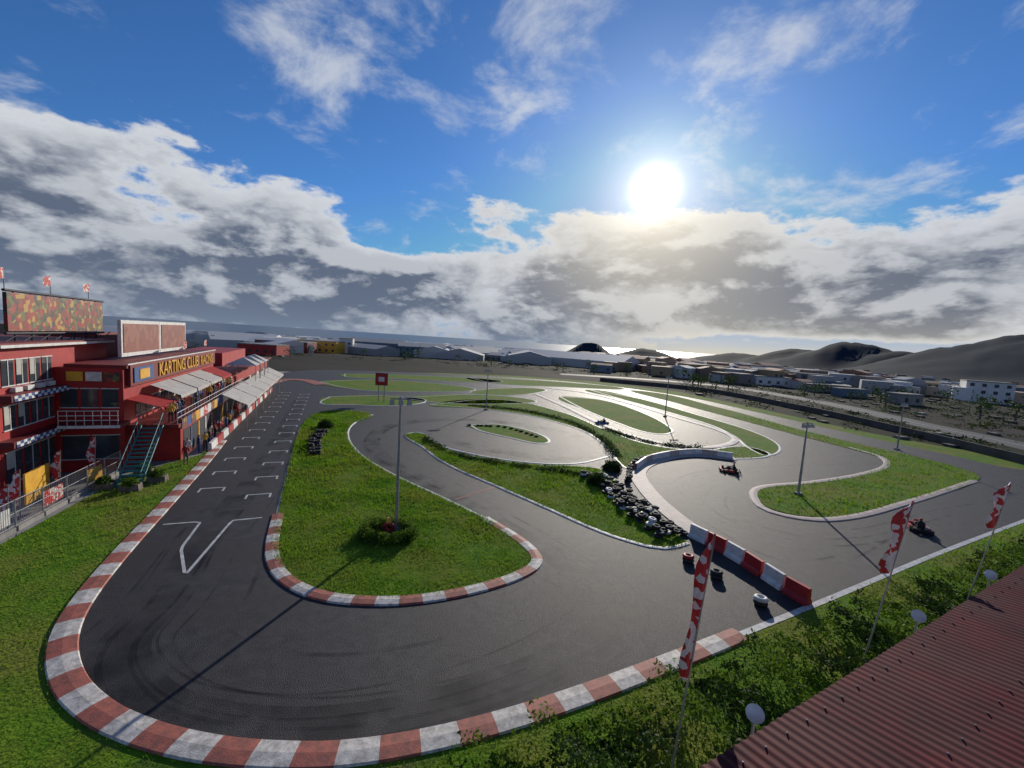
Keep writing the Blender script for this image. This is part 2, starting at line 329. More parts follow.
for k in range(26):
    c=ra if k%3 else rb; off=random.gauss(0,1.5); a=random.randint(0,len(c)-30); b_=min(len(c)-1,a+random.randint(15,70)); w=random.choice([0.05,0.07,0.1])
    cc=[];drift=random.uniform(-.03,.03)
    for i in range(a,b_):
        t=(c[min(i+1,len(c)-1)]-c[i-1 if i else 0]).normalized(); cc.append(c[i]+Vector((t.y,-t.x))*(off+drift*(i-a)))
    if len(cc)>3: ribbon(cc,w,0.0275+k*0.0002,'skid')
ribbon(ra,0.9,0.0265,'skid')
mb.done('skid_marks')
# ---------- grass blades ----------
def blades(name,poly,n,excl=None,h=0.1,zb=0.06,rmax=60):
    px=[p[0] for p in poly];py=[p[1] for p in poly]
    X=rng.uniform(max(min(px),-60),min(max(px),70),n*6);Y=rng.uniform(max(min(py),5),min(max(py),90),n*6)
    r=np.hypot(X,Y); k=inside(poly,X,Y)&(rng.uniform(size=len(X))<np.minimum(1,(16/r)**1.3))&(r<rmax)
    if excl is not None: k&=~inside(excl,X,Y)
    X=X[k][:n];Y=Y[k][:n];r=np.hypot(X,Y); m=len(X); hh=h*rng.uniform(0.5,1.5,m)*np.clip(r/20,0.8,2.2); ww=0.012*np.clip(r/12,1,4); a=rng.uniform(0,6.28,m)
    pn=np.array([noise.noise(Vector((x*0.35,y*0.35,2)))+0.5*noise.noise(Vector((x*1.3,y*1.3,5))) for x,y in zip(X,Y)]); hh*=1+0.8*pn
    lx=rng.normal(0,0.4,m)*hh;ly=rng.normal(0,0.4,m)*hh; z=np.full(m,zb)
    V=np.stack([np.stack([X-np.cos(a)*ww,Y-np.sin(a)*ww,z],1),np.stack([X+np.cos(a)*ww,Y+np.sin(a)*ww,z],1),np.stack([X+lx,Y+ly,z+hh],1)],1).reshape(-1,3)
    np_mesh(name,V,3,'blade')
poly=lambda c:[(p[0],p[1]) for p in c]
blades('grass',poly(P['lawn']),110000,excl=poly(asph),h=0.09,zb=0.01)
for k,n in (('isl1',70000),('isl2',25000),('isl3',25000),('isl4',12000)): blades('grass',poly(isl[k]),n,h=0.08,rmax=95)
hp=poly(P['hedge']); n=70000; X=rng.uniform(-6,40,n*4);Y=rng.uniform(2,32,n*4); k=inside(hp,X,Y)
X=X[k][:n];Y=Y[k][:n]; hz=np.array([max(0,0.3+1.4*noise.fractal(Vector((x*0.55,y*0.55,1)),0.8,2.0,4)) for x,y in zip(X,Y)])
Z=hz*rng.uniform(0.3,1,len(X))**0.5*1.0+0.03
dk=np.array([noise.noise(Vector((x*0.4,y*0.4,7))) for x,y in zip(X,Y)])>0.12
Q=np.stack([X,Y,Z],1); np_mesh('hedge',leaf_quads(Q[~dk],np.full((~dk).sum(),0.07)),4,'leaf'); np_mesh('hedge',leaf_quads(Q[dk],np.full(dk.sum(),0.085)),4,'dleaf')
def bush(name,c,rx,ry,rz,n,size=0.08,ring=0,mat='leaf'):
    p=rng.normal(size=(n,3)); p/=np.linalg.norm(p,axis=1)[:,None]; p*=rng.uniform(0.6,1.05,n)[:,None]; p[:,2]=np.abs(p[:,2])
    if ring:
        a=rng.uniform(0,6.28,n); t=rng.uniform(0,6.28,n); q=rng.uniform(0.3,1,n); p=np.stack([np.cos(a)*(1+ring*q*np.cos(t)),np.sin(a)*(1+ring*q*np.cos(t)),np.abs(np.sin(t))*q],1)
    lump=np.array([1+0.35*noise.noise(Vector(v)*2.5+Vector((c[0],c[1],0))) for v in p]); p*=lump[:,None]
    C=p*np.array([rx,ry,rz])+np.array([c[0],c[1],c[2]]); return np_mesh(name,leaf_quads(C,np.full(n,size)),4,mat)
def hedge_row(pts,w,h):
    c=catmull(pts,False,0.35); C=[]
    for i,p in enumerate(c):
        f=0.55+0.9*noise.noise(Vector((p.x*0.6,p.y*0.6,4)))
        if f<0.25: continue
        q=rng.normal(size=(45,3))*np.array([w*.4,w*.4,h*.35*f]); q[:,2]=np.abs(q[:,2])+0.07; C.append(q+np.array([p.x,p.y,0]))
    C=np.concatenate(C); np_mesh('low_hedge',leaf_quads(C,np.full(len(C),0.11)),4,'dleaf')
hedge_row(P['row_a'],0.9,0.8); hedge_row(P['row_b'],0.6,0.6); hedge_row(P['row_c'],0.8,0.7)
# ---------- lamps ----------
def lamp(p,h):
    x,y=p; mb=MB(Matrix.Translation((x,y,0))@Matrix.Rotation(0.3,4,'Z'))
    mb.box('base','wall',(-0.25,-0.25,0),(0.25,0.25,0.25)); mb.tube('pole','metal',(0,0,0.25),(0,0,h),0.11,0.06)
    mb.tube('crossarm','metal',(-0.6,0,h-0.15),(0.6,0,h-0.15),0.035)
    for sx in(-0.5,0,0.5):
        mb.box('floodlight','metal',(sx-0.15,-0.2,h-0.5),(sx+0.15,0.02,h-0.2),0.03)
    return mb.done('floodlight_pole')
for p,h in zip(P['lamps'],[8.3,6.6,6.8,7,7.5]): lamp(p,h)
lx,ly=P['lamps'][0]
bush('round_hedge',(lx-0.2,ly-0.9,0.05),1.35,1.15,0.75,9000,0.06,ring=0.3)
mb=MB(Matrix.Translation((lx-0.3,ly-0.6,0.07))); mb.torus('tyre','red',(0,0,0.35),0.25,0.12,(0,1,0.1),18,8); mb.box('body','yellow',(-0.14,-0.12,0.6),(0.14,0.12,0.95),0.05); mb.done('kart_ornament',smooth=True)
for p in P['shrubs']: bush('shrub',(p[0],p[1],0.05),0.9,0.9,0.9,3000,0.08,mat='dleaf')
p=P['sign'][0]; mb=MB(Matrix.Translation((p[0],p[1],0)))
for x in(-0.5,0.5): mb.tube('legs','metal',(x,0,0),(x,0,3.6),0.07)
mb.box('panel','red',(-1.0,-0.12,3.0),(1.0,-0.08,5.0)); mb.box('frame','dark',(-1.08,-0.075,2.92),(1.08,0.05,5.08)); mb.box('symbol','white',(-0.5,-0.135,3.6),(0.5,-0.123,4.4)); mb.done('track_sign')
# ---------- tyre walls ----------
def tyre_wall(pts,rows,high,mats,jit=0.1):
    c=catmull(pts,False,0.5); mb=MB(); L=[c[0]]
    for p in c[1:]:
        if (p-L[-1]).length>=0.56: L.append(p)
    for i,p in enumerate(L[:-1]):
        t=(L[i+1]-p).normalized(); nn=Vector((t.y,-t.x))
        for r_ in range(rows):
            for k in range(random.randint(max(1,high-1),high)):
                q=p+nn*(r_*0.58)+Vector((random.uniform(-jit,jit),random.uniform(-jit,jit)))
                mb.torus('tyres',random.choice(mats),(q.x,q.y,0.16+k*0.2),0.2,0.1,(random.uniform(-.15,.15),random.uniform(-.15,.15),1),12,6)
    return mb.done('tyre_wall',smooth=True)
tyre_wall(P['tyre_a'],4,3,['rubber']*7+['white'],0.25); tyre_wall(P['tyre_b'],1,3,['rubber']*4+['red']); tyre_wall(P['tyre_c'],2,3,['rubber']); tyre_wall(P['tyre_e'],1,1,['rubber'])
strip('track_wall',[(p[0]+0.15,p[1]-0.7) for p in P['tyre_b'][1:]],0.2,0.02,['white','white','kerbp'],1.6,[(-0.12,0),(-0.1,0.7),(0.1,0.7),(0.12,0)])
for i,p in enumerate(P['tyres_loose']):
    mb=MB(); m_=['red','rubber','white'][i]
    mb.torus('tyre','rubber',(p[0],p[1],0.14),0.22,0.11,(0.05,0,1),20,8); mb.torus('band',m_,(p[0],p[1],0.34),0.22,0.11,(0,0.06,1),20,8); mb.done('tyre_stack',True,True)
c=catmull(P['barrier'],False,0.1); L=[c[0]]
for p in c[1:]:
    if (p-L[-1]).length>=1.25: L.append(p)
for i in range(len(L)-1):
    a,b_=L[i],L[i+1]; ang=math.atan2(b_.y-a.y,b_.x-a.x)+random.uniform(-.05,.05); mb=MB(Matrix.Translation((a.x,a.y,0.024))@Matrix.Rotation(ang,4,'Z')); m_='red' if i%2 else 'white'
    mb.add('b',m_,[(x,y,z) for x in(0.02,1.2) for (y,z) in((-0.28,0),(-0.26,0.15),(-0.13,0.3),(-0.09,0.85),(0.09,0.85),(0.13,0.3),(0.26,0.15),(0.28,0))],
      [tuple(range(8)),tuple(range(15,7,-1))]+[(j,8+j,8+(j+1)%8,(j+1)%8) for j in range(8)])
    mb.done('plastic_barrier')
# ---------- flags ----------
def flagpole(p,h,lean,fl,zb=0,wd=0.55):
    x,y=p; top=Vector((x+lean,y,h)); mb=MB(); mb.tube('pole','metal',(x,y,zb),top,0.035,0.02)
    V=[];n=16; pd=(top-Vector((x,y,zb))).normalized()
    for i in range(n+1):
        t=i/n; c=top-pd*(t*fl); w=wd*math.sin(min(1,t*4+0.15)*math.pi/2)*(1 if t<0.85 else 1-(t-0.85)*2)
        for j in range(6):
            u=j/5; V.append((c.x-u*w*0.8+0.02,c.y+0.13*math.sin(u*6+t*9)*u,c.z-0.15*u+0.06*math.sin(t*9+u*3)))
    mb.add('flag','flag',V,[(i*6+j,i*6+j+1,(i+1)*6+j+1,(i+1)*6+j) for i in range(n) for j in range(5)])
    return mb.done('flag_banner')
for p,h,l,f,w in zip(P['poles'],[7.4,6.8,6.5],[0.5,1.0,1.2],[4.0,2.9,2.4],[0.4,0.7,0.75]): flagpole(p,h,l,f,wd=w)
# ---------- shed roof ----------
a=Vector(P['roof'][0]); b_=Vector(P['roof'][1]); e=(b_-a).normalized(); q=Vector((e.y,-e.x))
RM=Matrix(((e.x,q.x,0,a.x),(e.y,q.y,0,a.y),(0,0,1,0),(0,0,0,1)))
V=[];x=-6.0;cols=0
while x<34:
    for (dx,dz) in((0,0),(0.05,0.015),(0.09,0.035),(0.13,0.035),(0.17,0.015)):
        V.append(RM@Vector((x+dx,0,5.0+dz)));V.append(RM@Vector((x+dx,14,7.0+dz)));cols+=1
    x+=0.22
Fc=[(2*i,2*i+1,2*i+3,2*i+2) for i in range(cols-1)]
shed=link(bpy.data.objects.new('metal_roof_shed',None)); mesh_obj('roof',V,Fc,['roof'],parent=shed,smooth=True)
mb=MB(RM); mb.box('walls','wall',(-5.8,0.3,0),(33.8,0.5,4.95)); mb.box('walls','dred',(-6,0.02,4.82),(34,0.1,4.95)); w=mb.done('walls'); w.parent=shed
mb=MB(RM); 
for k in range(9):
    for j in range(60): x=-5.9+j*0.66; yy=0.3+k*1.6; mb.box('s','metal',(x-.012,yy-.012,5.0+yy/7+0.02),(x+.012,yy+.012,5.0+yy/7+0.055))
w=mb.done('roof_screws'); w.parent=shed
for p in P['spots']:
    mb=MB(Matrix.Translation((p[0],p[1],0))); mb.tube('post','metal',(0,0,0),(0,0,4.85),0.03)
    mb.tube('reflector','white',(0,0.0,4.9),(-0.03,-0.05,4.93),0.14,0.17,20); mb.tube('housing','metal',(0,0.14,4.86),(0,0.003,4.9),0.07,0.11,12); mb.done('spotlight')
# ---------- clubhouse ----------
mb=MB(FR)
def win_side(x,y0,y1,z0,z1,n):
    w=(y1-y0)/n
    for i in range(n):
        a0=y0+i*w+0.12;a1=y0+(i+1)*w-0.12
        mb.box('windows','glass',(x-0.02,a0,z0),(x+0.03,a1,z1)); 
        mb.box('window_frames','white',(x-0.02,a0-0.07,z0-0.07),(x+0.07,a1+0.07,z0-0.003)); mb.box('window_frames','white',(x-0.02,a0-0.07,z1+0.003),(x+0.07,a1+0.07,z1+0.07))
        mb.box('window_frames','white',(x-0.02,(a0+a1)/2-0.03,z0),(x+0.06,(a0+a1)/2+0.03,z1))
        if random.random()<0.5: mb.box('curtains','awn',(x+0.032,a0+0.03,z0+(z1-z0)*random.uniform(.1,.6)),(x+0.04,(a0+a1)/2-0.04,z1-0.01))
def win_end(y,x0,x1,z0,z1,n):
    w=(x1-x0)/n
    for i in range(n):
        a0=x0+i*w+0.12;a1=x0+(i+1)*w-0.12
        mb.box('windows','glass',(a0,y-0.03,z0),(a1,y+0.02,z1)); mb.box('window_frames','white',(a0-0.07,y-0.07,z0-0.07),(a1+0.07,y+0.02,z0-0.003)); mb.box('window_frames','white',(a0-0.07,y-0.07,z1+0.003),(a1+0.07,y+0.02,z1+0.07))
mb.box('walls','red',(-32,36,0),(-19,50,9.6)); mb.box('roof','dred',(-32.3,35.7,9.603),(-18.6,50.3,9.9))
for z in (3.6,6.5): mb.box('floor_band','dred',(-19,35.8,z-0.2),(-18.2,41.9,z+0.2))
win_side(-19,36.4,41.8,7.2,8.8,4); win_side(-19,36.4,41.8,4.4,5.9,4); win_side(-19,36.4,41.8,0.9,2.9,3)
for z in(6.32,3.42):
    for i in range(18):
        for j in range(2):
            mb.box('chequer_band','white' if (i+j)%2 else 'blue',(-18.19,36+i*0.33,z+j*0.18),(-18.16,36.325+i*0.33,z+0.175+j*0.18))
mb.box('walls','red',(-18.99,42,0),(-15,69,8.0)); mb.box('walls','red',(-25,50.01,0),(-19.01,69,8.0)); mb.box('roof','dred',(-18.5,42.1,8.003),(-14.8,69.2,8.25))
win_end(42,-18.8,-15.2,5.0,6.4,3); win_end(42,-18.8,-15.2,1.0,2.8,2)
for i,(m_,z) in enumerate((('yellow',7.0),('white',7.0),('poster',7.0))): mb.box('wall_banners',m_,(-18.3+i*1.1,41.92,z),(-17.35+i*1.1,41.97,z+0.7))
mb.box('balcony','dred',(-18.15,40.2,3.7),(-14.6,41.98,3.95)); mb.box('balcony','white',(-18.15,40.17,3.72),(-14.6,40.195,3.93))
for z in(4.3,4.65,5.0): mb.tube('balcony_rail','white',(-18.1,40.25,z),(-14.7,40.25,z),0.03)
for i in range(8): mb.tube('balcony_rail','white',(-18.1+i*0.48,40.25,3.95),(-18.1+i*0.48,40.25,5.0),0.02)
win_side(-15,44,68,4.0,5.2,11)
mb.box('roof_parapet','white',(-14.78,42.1,8.26),(-14.7,69,8.36)); mb.box('roof_parapet','white',(-18.58,35.7,9.62),(-18.5,50.3,9.8))
for i in range(4): mb.box('air_conditioner','white',(-18.99,37.2+i*1.2,6.75),(-18.7,37.9+i*1.2,7.05))
mb.box('stair_tower','dred',(-24,51,8.01),(-20,55,10.4)); mb.box('roof_tank','white',(-22,60,8.01),(-20.5,62,9.6),0.1)
mb.box('sign_fascia','dred',(-14.97,42.5,6.55),(-14.7,68.5,8.25))
mb.box('sign_board','blue',(-14.69,43,6.8),(-14.62,47,8.0)); mb.box('sign_board','yellow',(-14.60,44,7.0),(-14.58,46,7.8))
mb.box('billboard_panel','poster',(-19.6,38.2,10.6),(-19.4,50.6,13.1))
for i in range(8):
    y=38+i*1.8; mb.tube('billboard_frame','dark',(-19.9,y,9.9),(-19.9,y,13.3),0.06); mb.tube('billboard_frame','dark',(-19.5,y,9.9),(-19.5,y+1.7,10.5),0.035)
for z in(10.45,13.22): mb.tube('billboard_frame','dark',(-19.45,38,z),(-19.45,50.8,z),0.09)
for y0,y1 in((47.6,56),(56.6,64.6)):
    mb.box('billboard_frame','white',(-17.2,y0-0.25,8.5),(-16.95,y1+0.25,11.7)); mb.box('billboard_panel','poster2',(-16.94,y0+0.1,8.85),(-16.9,y1-0.1,11.4))
for i in range(4):
    y0=46+i*5.2; mb.add('awning','awnr' if i==3 else 'awn',[(-14.6,y0,6.3),(-12.4,y0,5.4),(-12.4,y0+4.8,5.4),(-14.6,y0+4.8,6.3),(-12.38,y0,5.1),(-12.38,y0+4.8,5.1)],[(0,1,2,3),(1,4,5,2)])
mb.add('awning','awnr',[(-14.9,42.2,5.6),(-12.6,42.2,4.95),(-12.6,45.8,4.95),(-14.9,45.8,5.6),(-12.58,42.2,4.7),(-12.58,45.8,4.7)],[(0,1,2,3),(1,4,5,2)])
mb.box('terrace_slab','dred',(-14.99,42.3,3.2),(-11.6,70,3.5)); mb.box('terrace_walls','red',(-14.98,44.2,0),(-12.0,69.5,3.19))
for i in range(20): mb.box('sponsor_panels',random.choice(['white','yellow','poster','blue','red','flag']),(-11.58,43+i*1.32,2.95),(-11.55,44.25+i*1.32,3.8))
for i in range(10): mb.box('garage_openings','dark',(-12.02,45+i*2.4,0.1),(-11.97,46.8+i*2.4,2.5))
for i in range(9): mb.box('wall_banners',random.choice(['yellow','white','flag','blue']),(-11.99,46.95+i*2.4,0.6),(-11.95,47.3+i*2.4,2.4))
for z in(4.0,4.45): mb.tube('terrace_rail','white',(-11.7,42.4,z),(-11.7,70,z),0.025)
for i in range(29): mb.tube('terrace_rail','white',(-11.7,42.4+i*0.98,3.5),(-11.7,42.4+i*0.98,4.45),0.02)
for i in range(14): mb.box('stairs','teal',(-14.0,37.6+i*0.33,i*0.25),(-12.6,37.95+i*0.33,0.08+i*0.25))
for x in(-14.0,-12.6):
    mb.tube('stair_rail','teal',(x,37.6,1.0),(x,42.2,4.5),0.04); mb.tube('stair_rail','teal',(x,37.6,0.05),(x,42.2,3.5),0.06)
    for i in range(8): mb.tube('stair_rail','teal',(x,37.7+i*0.62,0.1+i*0.47),(x,37.7+i*0.62,1.05+i*0.47),0.02)
club=mb.done('clubhouse_building')
for body,y,s in(('KARTING CLUB',48.2,1.75),('RACING',61.5,1.5)):
    cu=bpy.data.curves.new('sign_letters','FONT'); cu.body=body; cu.size=s; cu.extrude=0.04; cu.materials.append(mt['yellow']); o=link(bpy.data.objects.new('sign_letters',cu),club)
    o.matrix_world=FR@Matrix.Translation((-14.63,y,6.85))@Matrix(((0,0,1,0),(1,0,0,0),(0,1,0,0),(0,0,0,1)))
mb=MB(FR)
mb.box('walls','red',(-26,70.5,0),(-14,112,4.6)); mb.box('roof','dred',(-26.3,70.3,4.603),(-13.2,112.3,4.85)); mb.box('upper_storey','red',(-24,84,4.86),(-17,104,7))
for i in range(14): mb.box('garage_doors','dark' if i%3 else 'white',(-14.02,71.5+i*2.9,0.1),(-13.95,73.6+i*2.9,2.8))
mb.done('pit_building')
for k in range(6):
    y0=56+k*6.3; mb=MB(FR)
    mb.add('canopy','awn',[(-11.4,y0,4.1),(-8.9,y0,2.9),(-8.9,y0+6,2.9),(-11.4,y0+6,4.1),(-8.88,y0,2.6),(-8.88,y0+6,2.6)],[(0,1,2,3),(1,4,5,2)])
    for y in(y0+0.1,y0+5.9): mb.tube('posts','metal',(-9,y,0),(-9,y,2.9),0.04)
    mb.done('awning')
for k in range(3):
    y0=73+k*4.6; mb=MB(FR); cx,cy=-12.5,y0+2
    mb.add('roof','awn',[(-14.5,y0,6),(-10.5,y0,6),(-10.5,y0+4,6),(-14.5,y0+4,6),(cx,cy,7.1)],[(0,1,4),(1,2,4),(2,3,4),(3,0,4)])
    for x,y in((-14.4,y0+.1),(-10.6,y0+.1),(-10.6,y0+3.9),(-14.4,y0+3.9)): mb.tube('legs','metal',(x,y,0),(x,y,6),0.04)
    mb.done('marquee_tent')
for k in range(18):
    mb=MB(FR); y=47+k*2.4; mb.box('b','red' if k%2 else 'white',(-10.7,y,0.01),(-10.35,y+2.3,0.75),0.05); mb.done('pit_wall')
for n_,y,zz in((-19.9,39,13.2),(-19.9,44,13.2),(-19.9,49.5,13.2),(-15.2,58,8.3),(-15.2,66,8.3),(-14,76,4.9)):
    mb=MB(FR); mb.tube('pole','metal',(n_,y,zz),(n_,y,zz+1.5),0.03); mb.add('flag','flag',[(n_,y,zz+.7),(n_+.3,y-0.6,zz+.75),(n_+.2,y-1.3,zz+.65),(n_,y,zz+1.4),(n_+.3,y-0.6,zz+1.45),(n_+.2,y-1.3,zz+1.3)],[(0,1,4,3),(1,2,5,4)]); mb.done('flag')
for n_,s_ in((-13.3,40.5),(-12.9,36.8),(-11.9,38.5),(-14.6,37.5)):
    mb=MB(FR@Matrix.Translation((n_,s_,0))); mb.box('box','stone',(-0.6,-0.4,0),(0.6,0.4,0.45),0.06); mb.done('stone_planter'); x,y=L2(n_,s_); bush('planter_shrub',(x,y,0.4),0.5,0.5,0.5,500,0.08)
# ---------- fence ----------
c=catmull(P['fence'],False,0.2); L=[c[0]]
for p in c[1:]:
    if (p-L[-1]).length>=2.0: L.append(p)
mb=MB()
for i,p in enumerate(L):
    mb.tube('posts','metal',(p.x,p.y,0),(p.x,p.y,1.8),0.04)
    if i<len(L)-1:
        q=L[i+1]
        for z in(0.35,1.05,1.75): mb.tube('rails','metal',(p.x,p.y,z),(q.x,q.y,z),0.022,n=6)
        for k in range(1,14): r_=p.lerp(q,k/14); mb.tube('bars','metal',(r_.x,r_.y,0.3),(r_.x,r_.y,1.75),0.008,n=4)
        ang=math.atan2(q.y-p.y,q.x-p.x)
        mb.M=Matrix.Translation((p.x,p.y,0))@Matrix.Rotation(ang,4,'Z'); mb.box('plinth','wall',(0.05,-0.1,0),(1.95,0.1,0.28))
        if i%2: mb.box('banners',['white','flag','yellow'][i//2%3],(0.15,0.06,0.5),(1.85,0.09,1.4))
        mb.M=Matrix.Identity(4)
mb.done('metal_fence')
for p,h in zip(P['banners'],(3.0,3.2,2.6,3.0,3.2)): flagpole(p,h,0.15,h*0.72,wd=0.75)
for p in P['boards']:
    mb=MB(Matrix.Translation((p[0],p[1],0))@FR); mb.box('panel','yellow',(-0.05,-0.8,0.3),(0.05,0.8,2.2)); mb.tube('leg','metal',(0,-0.7,0),(0,-0.7,0.3),0.03); mb.tube('leg','metal',(0,0.7,0),(0,0.7,0.3),0.03); mb.done('advertising_board')
# ---------- people ----------
def skin_mesh(name,J,E,root=0):
    me=bpy.data.meshes.new(name); me.from_pydata([j[0] for j in J],E,[]); o=link(bpy.data.objects.new(name,me)); m=o.modifiers.new('s','SKIN')
    for i,j in enumerate(J): me.skin_vertices[0].data[i].radius=(j[1],j[1] if len(j)<3 else j[2])
    me.skin_vertices[0].data[root].use_root=True; o.modifiers.new('ss','SUBSURF').levels=1
    dg=bpy.context.evaluated_depsgraph_get(); out=bpy.data.meshes.new_from_object(o.evaluated_get(dg)); bpy.data.objects.remove(o); return out
def person_mesh(k):
    a=random.uniform(-.12,.12)
    J=[((0,0,.95),.15,.11),((0,0,1.2),.14,.10),((0,0,1.42),.15,.09),((0,0,1.52),.055),((0,0.01,1.6),.085,.095),((0,0.01,1.7),.075,.085),
       ((.1,0,.88),.085),((.11,a,.5),.06),((.12,a*.5,.08),.045),((.12,.12+a*.5,.04),.04),((-.1,0,.88),.085),((-.11,-a,.5),.06),((-.12,-a*.5,.08),.045),((-.12,.12-a*.5,.04),.04),
       ((.2,0,1.4),.055),((.25,.02,1.13),.045),((.24,.16+a,.93),.033),((.23,.22+a,.86),.03),((-.2,0,1.4),.055),((-.25,.02,1.13),.045),((-.2,.2,1.0 if k%2 else .9),.033),((-.16,.27,.98 if k%2 else .83),.03)]
    E=[(0,1),(1,2),(2,3),(3,4),(4,5),(0,6),(6,7),(7,8),(8,9),(0,10),(10,11),(11,12),(12,13),(2,14),(14,15),(15,16),(16,17),(2,18),(18,19),(19,20),(20,21)]
    me=skin_mesh('person',J,E); cols=['red','blue','white','yellow','dark']
    for m_ in (cols[k%5],['dark','blue','stone'][k%3],'skin','hair'): me.materials.append(mt[m_])
    for p in me.polygons:
        x,y,z=p.center; p.use_smooth=True
        p.material_index=3 if (z>1.66 or z<.07 or (z>1.55 and y<-0.03)) else 2 if (z>1.49 or (abs(x)>.15 and y>.14 and z>.8)) else 0 if z>.93 else 1
    return me
pm=[person_mesh(k) for k in range(6)]
def person(n,s,z,rot): 
    x,y=L2(n,s); o=bpy.data.objects.new('person',random.choice(pm)); o.matrix_world=Matrix.Translation((x,y,z))@Matrix.Rotation(rot,4,'Z'); link(o)
for i in range(28): person(-12.0-random.random()*1.4,43.2+i*0.94+random.uniform(-.3,.3),3.5,-math.pi/2-0.4+random.uniform(-.6,.6))
for i in range(24): person(-11.2+random.uniform(-.6,.4),43+i*1.6+random.uniform(-.7,.7),0.01,random.uniform(0,6.28))
def kart(p,rot,col):
    mb=MB(Matrix.Translation((p[0],p[1],0.024))@Matrix.Rotation(rot,4,'Z'))
    mb.box('floor','dark',(-0.35,-0.75,0.06),(0.35,0.8,0.12)); mb.box('nose',col,(-0.5,0.8,0.08),(0.5,1.05,0.3),0.06); mb.box('fairing',col,(-0.15,0.6,0.3),(0.15,0.85,0.6),0.05)
    for s in(-1,1): 
        mb.box('side_pod',col,(s*0.5-0.14,-0.4,0.1),(s*0.5+0.14,0.45,0.32),0.04)
        for y,r_ in((0.62,0.13),(-0.62,0.15)): mb.tube('wheel','rubber',(s*0.48,y,r_),(s*0.68,y,r_),r_,n=16)
    mb.box('seat','dark',(-0.22,-0.5,0.12),(0.22,-0.42,0.65)); mb.box('bumper','dark',(-0.6,-0.95,0.12),(0.6,-0.85,0.32),0.03); mb.torus('steering','dark',(0,0.32,0.52),0.13,0.02,(0,-1,0.6)); mb.box('engine','metal',(0.24,-0.6,0.12),(0.45,-0.25,0.42))
    k=mb.done('go_kart')
    J=[((0,-.3,.25),.15),((0,-.34,.5),.15,.12),((0,-.33,.68),.14,.1),((0,-.3,.8),.06),((0,-.28,.9),.12),((0,-.27,.98),.11),((.12,-.1,.25),.08),((.16,.25,.42),.065),((.13,.6,.2),.05),((-.12,-.1,.25),.08),((-.16,.25,.42),.065),((-.13,.6,.2),.05),((.2,-.3,.66),.06),((.25,-.05,.5),.045),((.13,.27,.55),.04),((-.2,-.3,.66),.06),((-.25,-.05,.5),.045),((-.13,.27,.55),.04)]
    E=[(0,1),(1,2),(2,3),(3,4),(4,5),(0,6),(6,7),(7,8),(0,9),(9,10),(10,11),(2,12),(12,13),(13,14),(2,15),(15,16),(16,17)]
    me=skin_mesh('driver',J,E); me.materials.append(mt['dark']); me.materials.append(mt[col])
    for q in me.polygons: q.material_index=1 if q.center.z>0.8 else 0; q.use_smooth=True
    o=link(bpy.data.objects.new('driver',me),k); o.matrix_world=Matrix.Translation((p[0],p[1],0.024))@Matrix.Rotation(rot,4,'Z')
for p,r_,c_ in zip(P['karts'],(1.2,-0.5,2.0),('red','red','blue')): kart(p,r_,c_)
# ---------- surroundings ----------
strip('boundary_wall',P['wall_r'],0.3,0.0,['dwall'],2,[(-0.15,0),(-0.15,1.2),(0.15,1.2),(0.15,0)])
def bld(name,x,y,w,d,h,rot,mat,floors=2,roof='flat',win=True):
    z=tz(x,y)-1; mb=MB(Matrix.Translation((x,y,z))@Matrix.Rotation(rot,4,'Z'));h+=1
    mb.box('walls',mat,(-w/2,-d/2,0),(w/2,d/2,h))
    if roof=='gable': mb.add('roof','awn',[(-w/2-.3,-d/2-.3,h+.01),(w/2+.3,-d/2-.3,h+.01),(w/2+.3,d/2+.3,h+.01),(-w/2-.3,d/2+.3,h+.01),(-w/2-.3,0,h+d*0.12),(w/2+.3,0,h+d*0.12)],[(0,1,5,4),(2,3,4,5),(0,4,3),(1,2,5)])
    else: mb.box('parapet','wall',(-w/2-.1,-d/2-.1,h+.003),(w/2+.1,d/2+.1,h+.4))
    if win:
        n=max(2,int(w/3.2))
        for f in range(floors):
            for i in range(n):
                xx=-w/2+(i+.5)*w/n; zz=1.9+f*(h-1)/floors; mb.box('windows','glass',(xx-.6,-d/2-.05,zz),(xx+.6,-d/2+.02,zz+1.2))
    return mb.done(name)
def at(u,depth): return ((u-512)/F*depth,depth)
bld('white_apartment_building',*at(985,168),13,9,8,-0.6,'white',3)
bld('white_apartment_building',*at(966,176),7,8,5.5,-0.6,'white',2)
for u,dp,w,d,h,m_,nm in ((375,260,36,18,7,'bluebox','warehouse'),(420,250,26,18,6,'bluebox','warehouse'),(322,235,22,14,6,'yellow','yellow_building'),(345,240,7,8,8,'white','white_building'),(470,300,50,24,4,'white','greenhouse'),(540,330,60,30,4,'white','greenhouse'),(500,270,40,14,3.5,'wall','warehouse'),(285,210,24,12,5,'dred','red_building'),(262,180,16,10,4,'red','red_building'),(640,260,30,10,4,'wall','warehouse'),(715,300,20,10,6,'white','white_building'),(850,150,12,3,2.6,'bluebox','shipping_container'),(820,165,12,3,2.6,'wall','shipping_container'),(905,135,8,5,3,'wall','shed'),(770,185,14,6,3.5,'white','shed'),(735,200,10,8,4,'white','white_building')):
    bld(nm,*at(u,dp),w,d,h,random.uniform(-.15,.25),m_,1 if h<5 else 2,'gable' if nm in('warehouse','greenhouse') else 'flat',nm not in('greenhouse','shipping_container'))
V=[];Fc=[];C=[]
pal=[(0.55,0.55,0.53),(0.42,0.42,0.42),(0.68,0.66,0.62),(0.25,0.22,0.2),(0.35,0.2,0.14),(0.16,0.2,0.25),(0.5,0.45,0.36),(0.66,0.64,0.6),(0.4,0.28,0.2),(0.3,0.32,0.34),(0.5,0.36,0.2)]
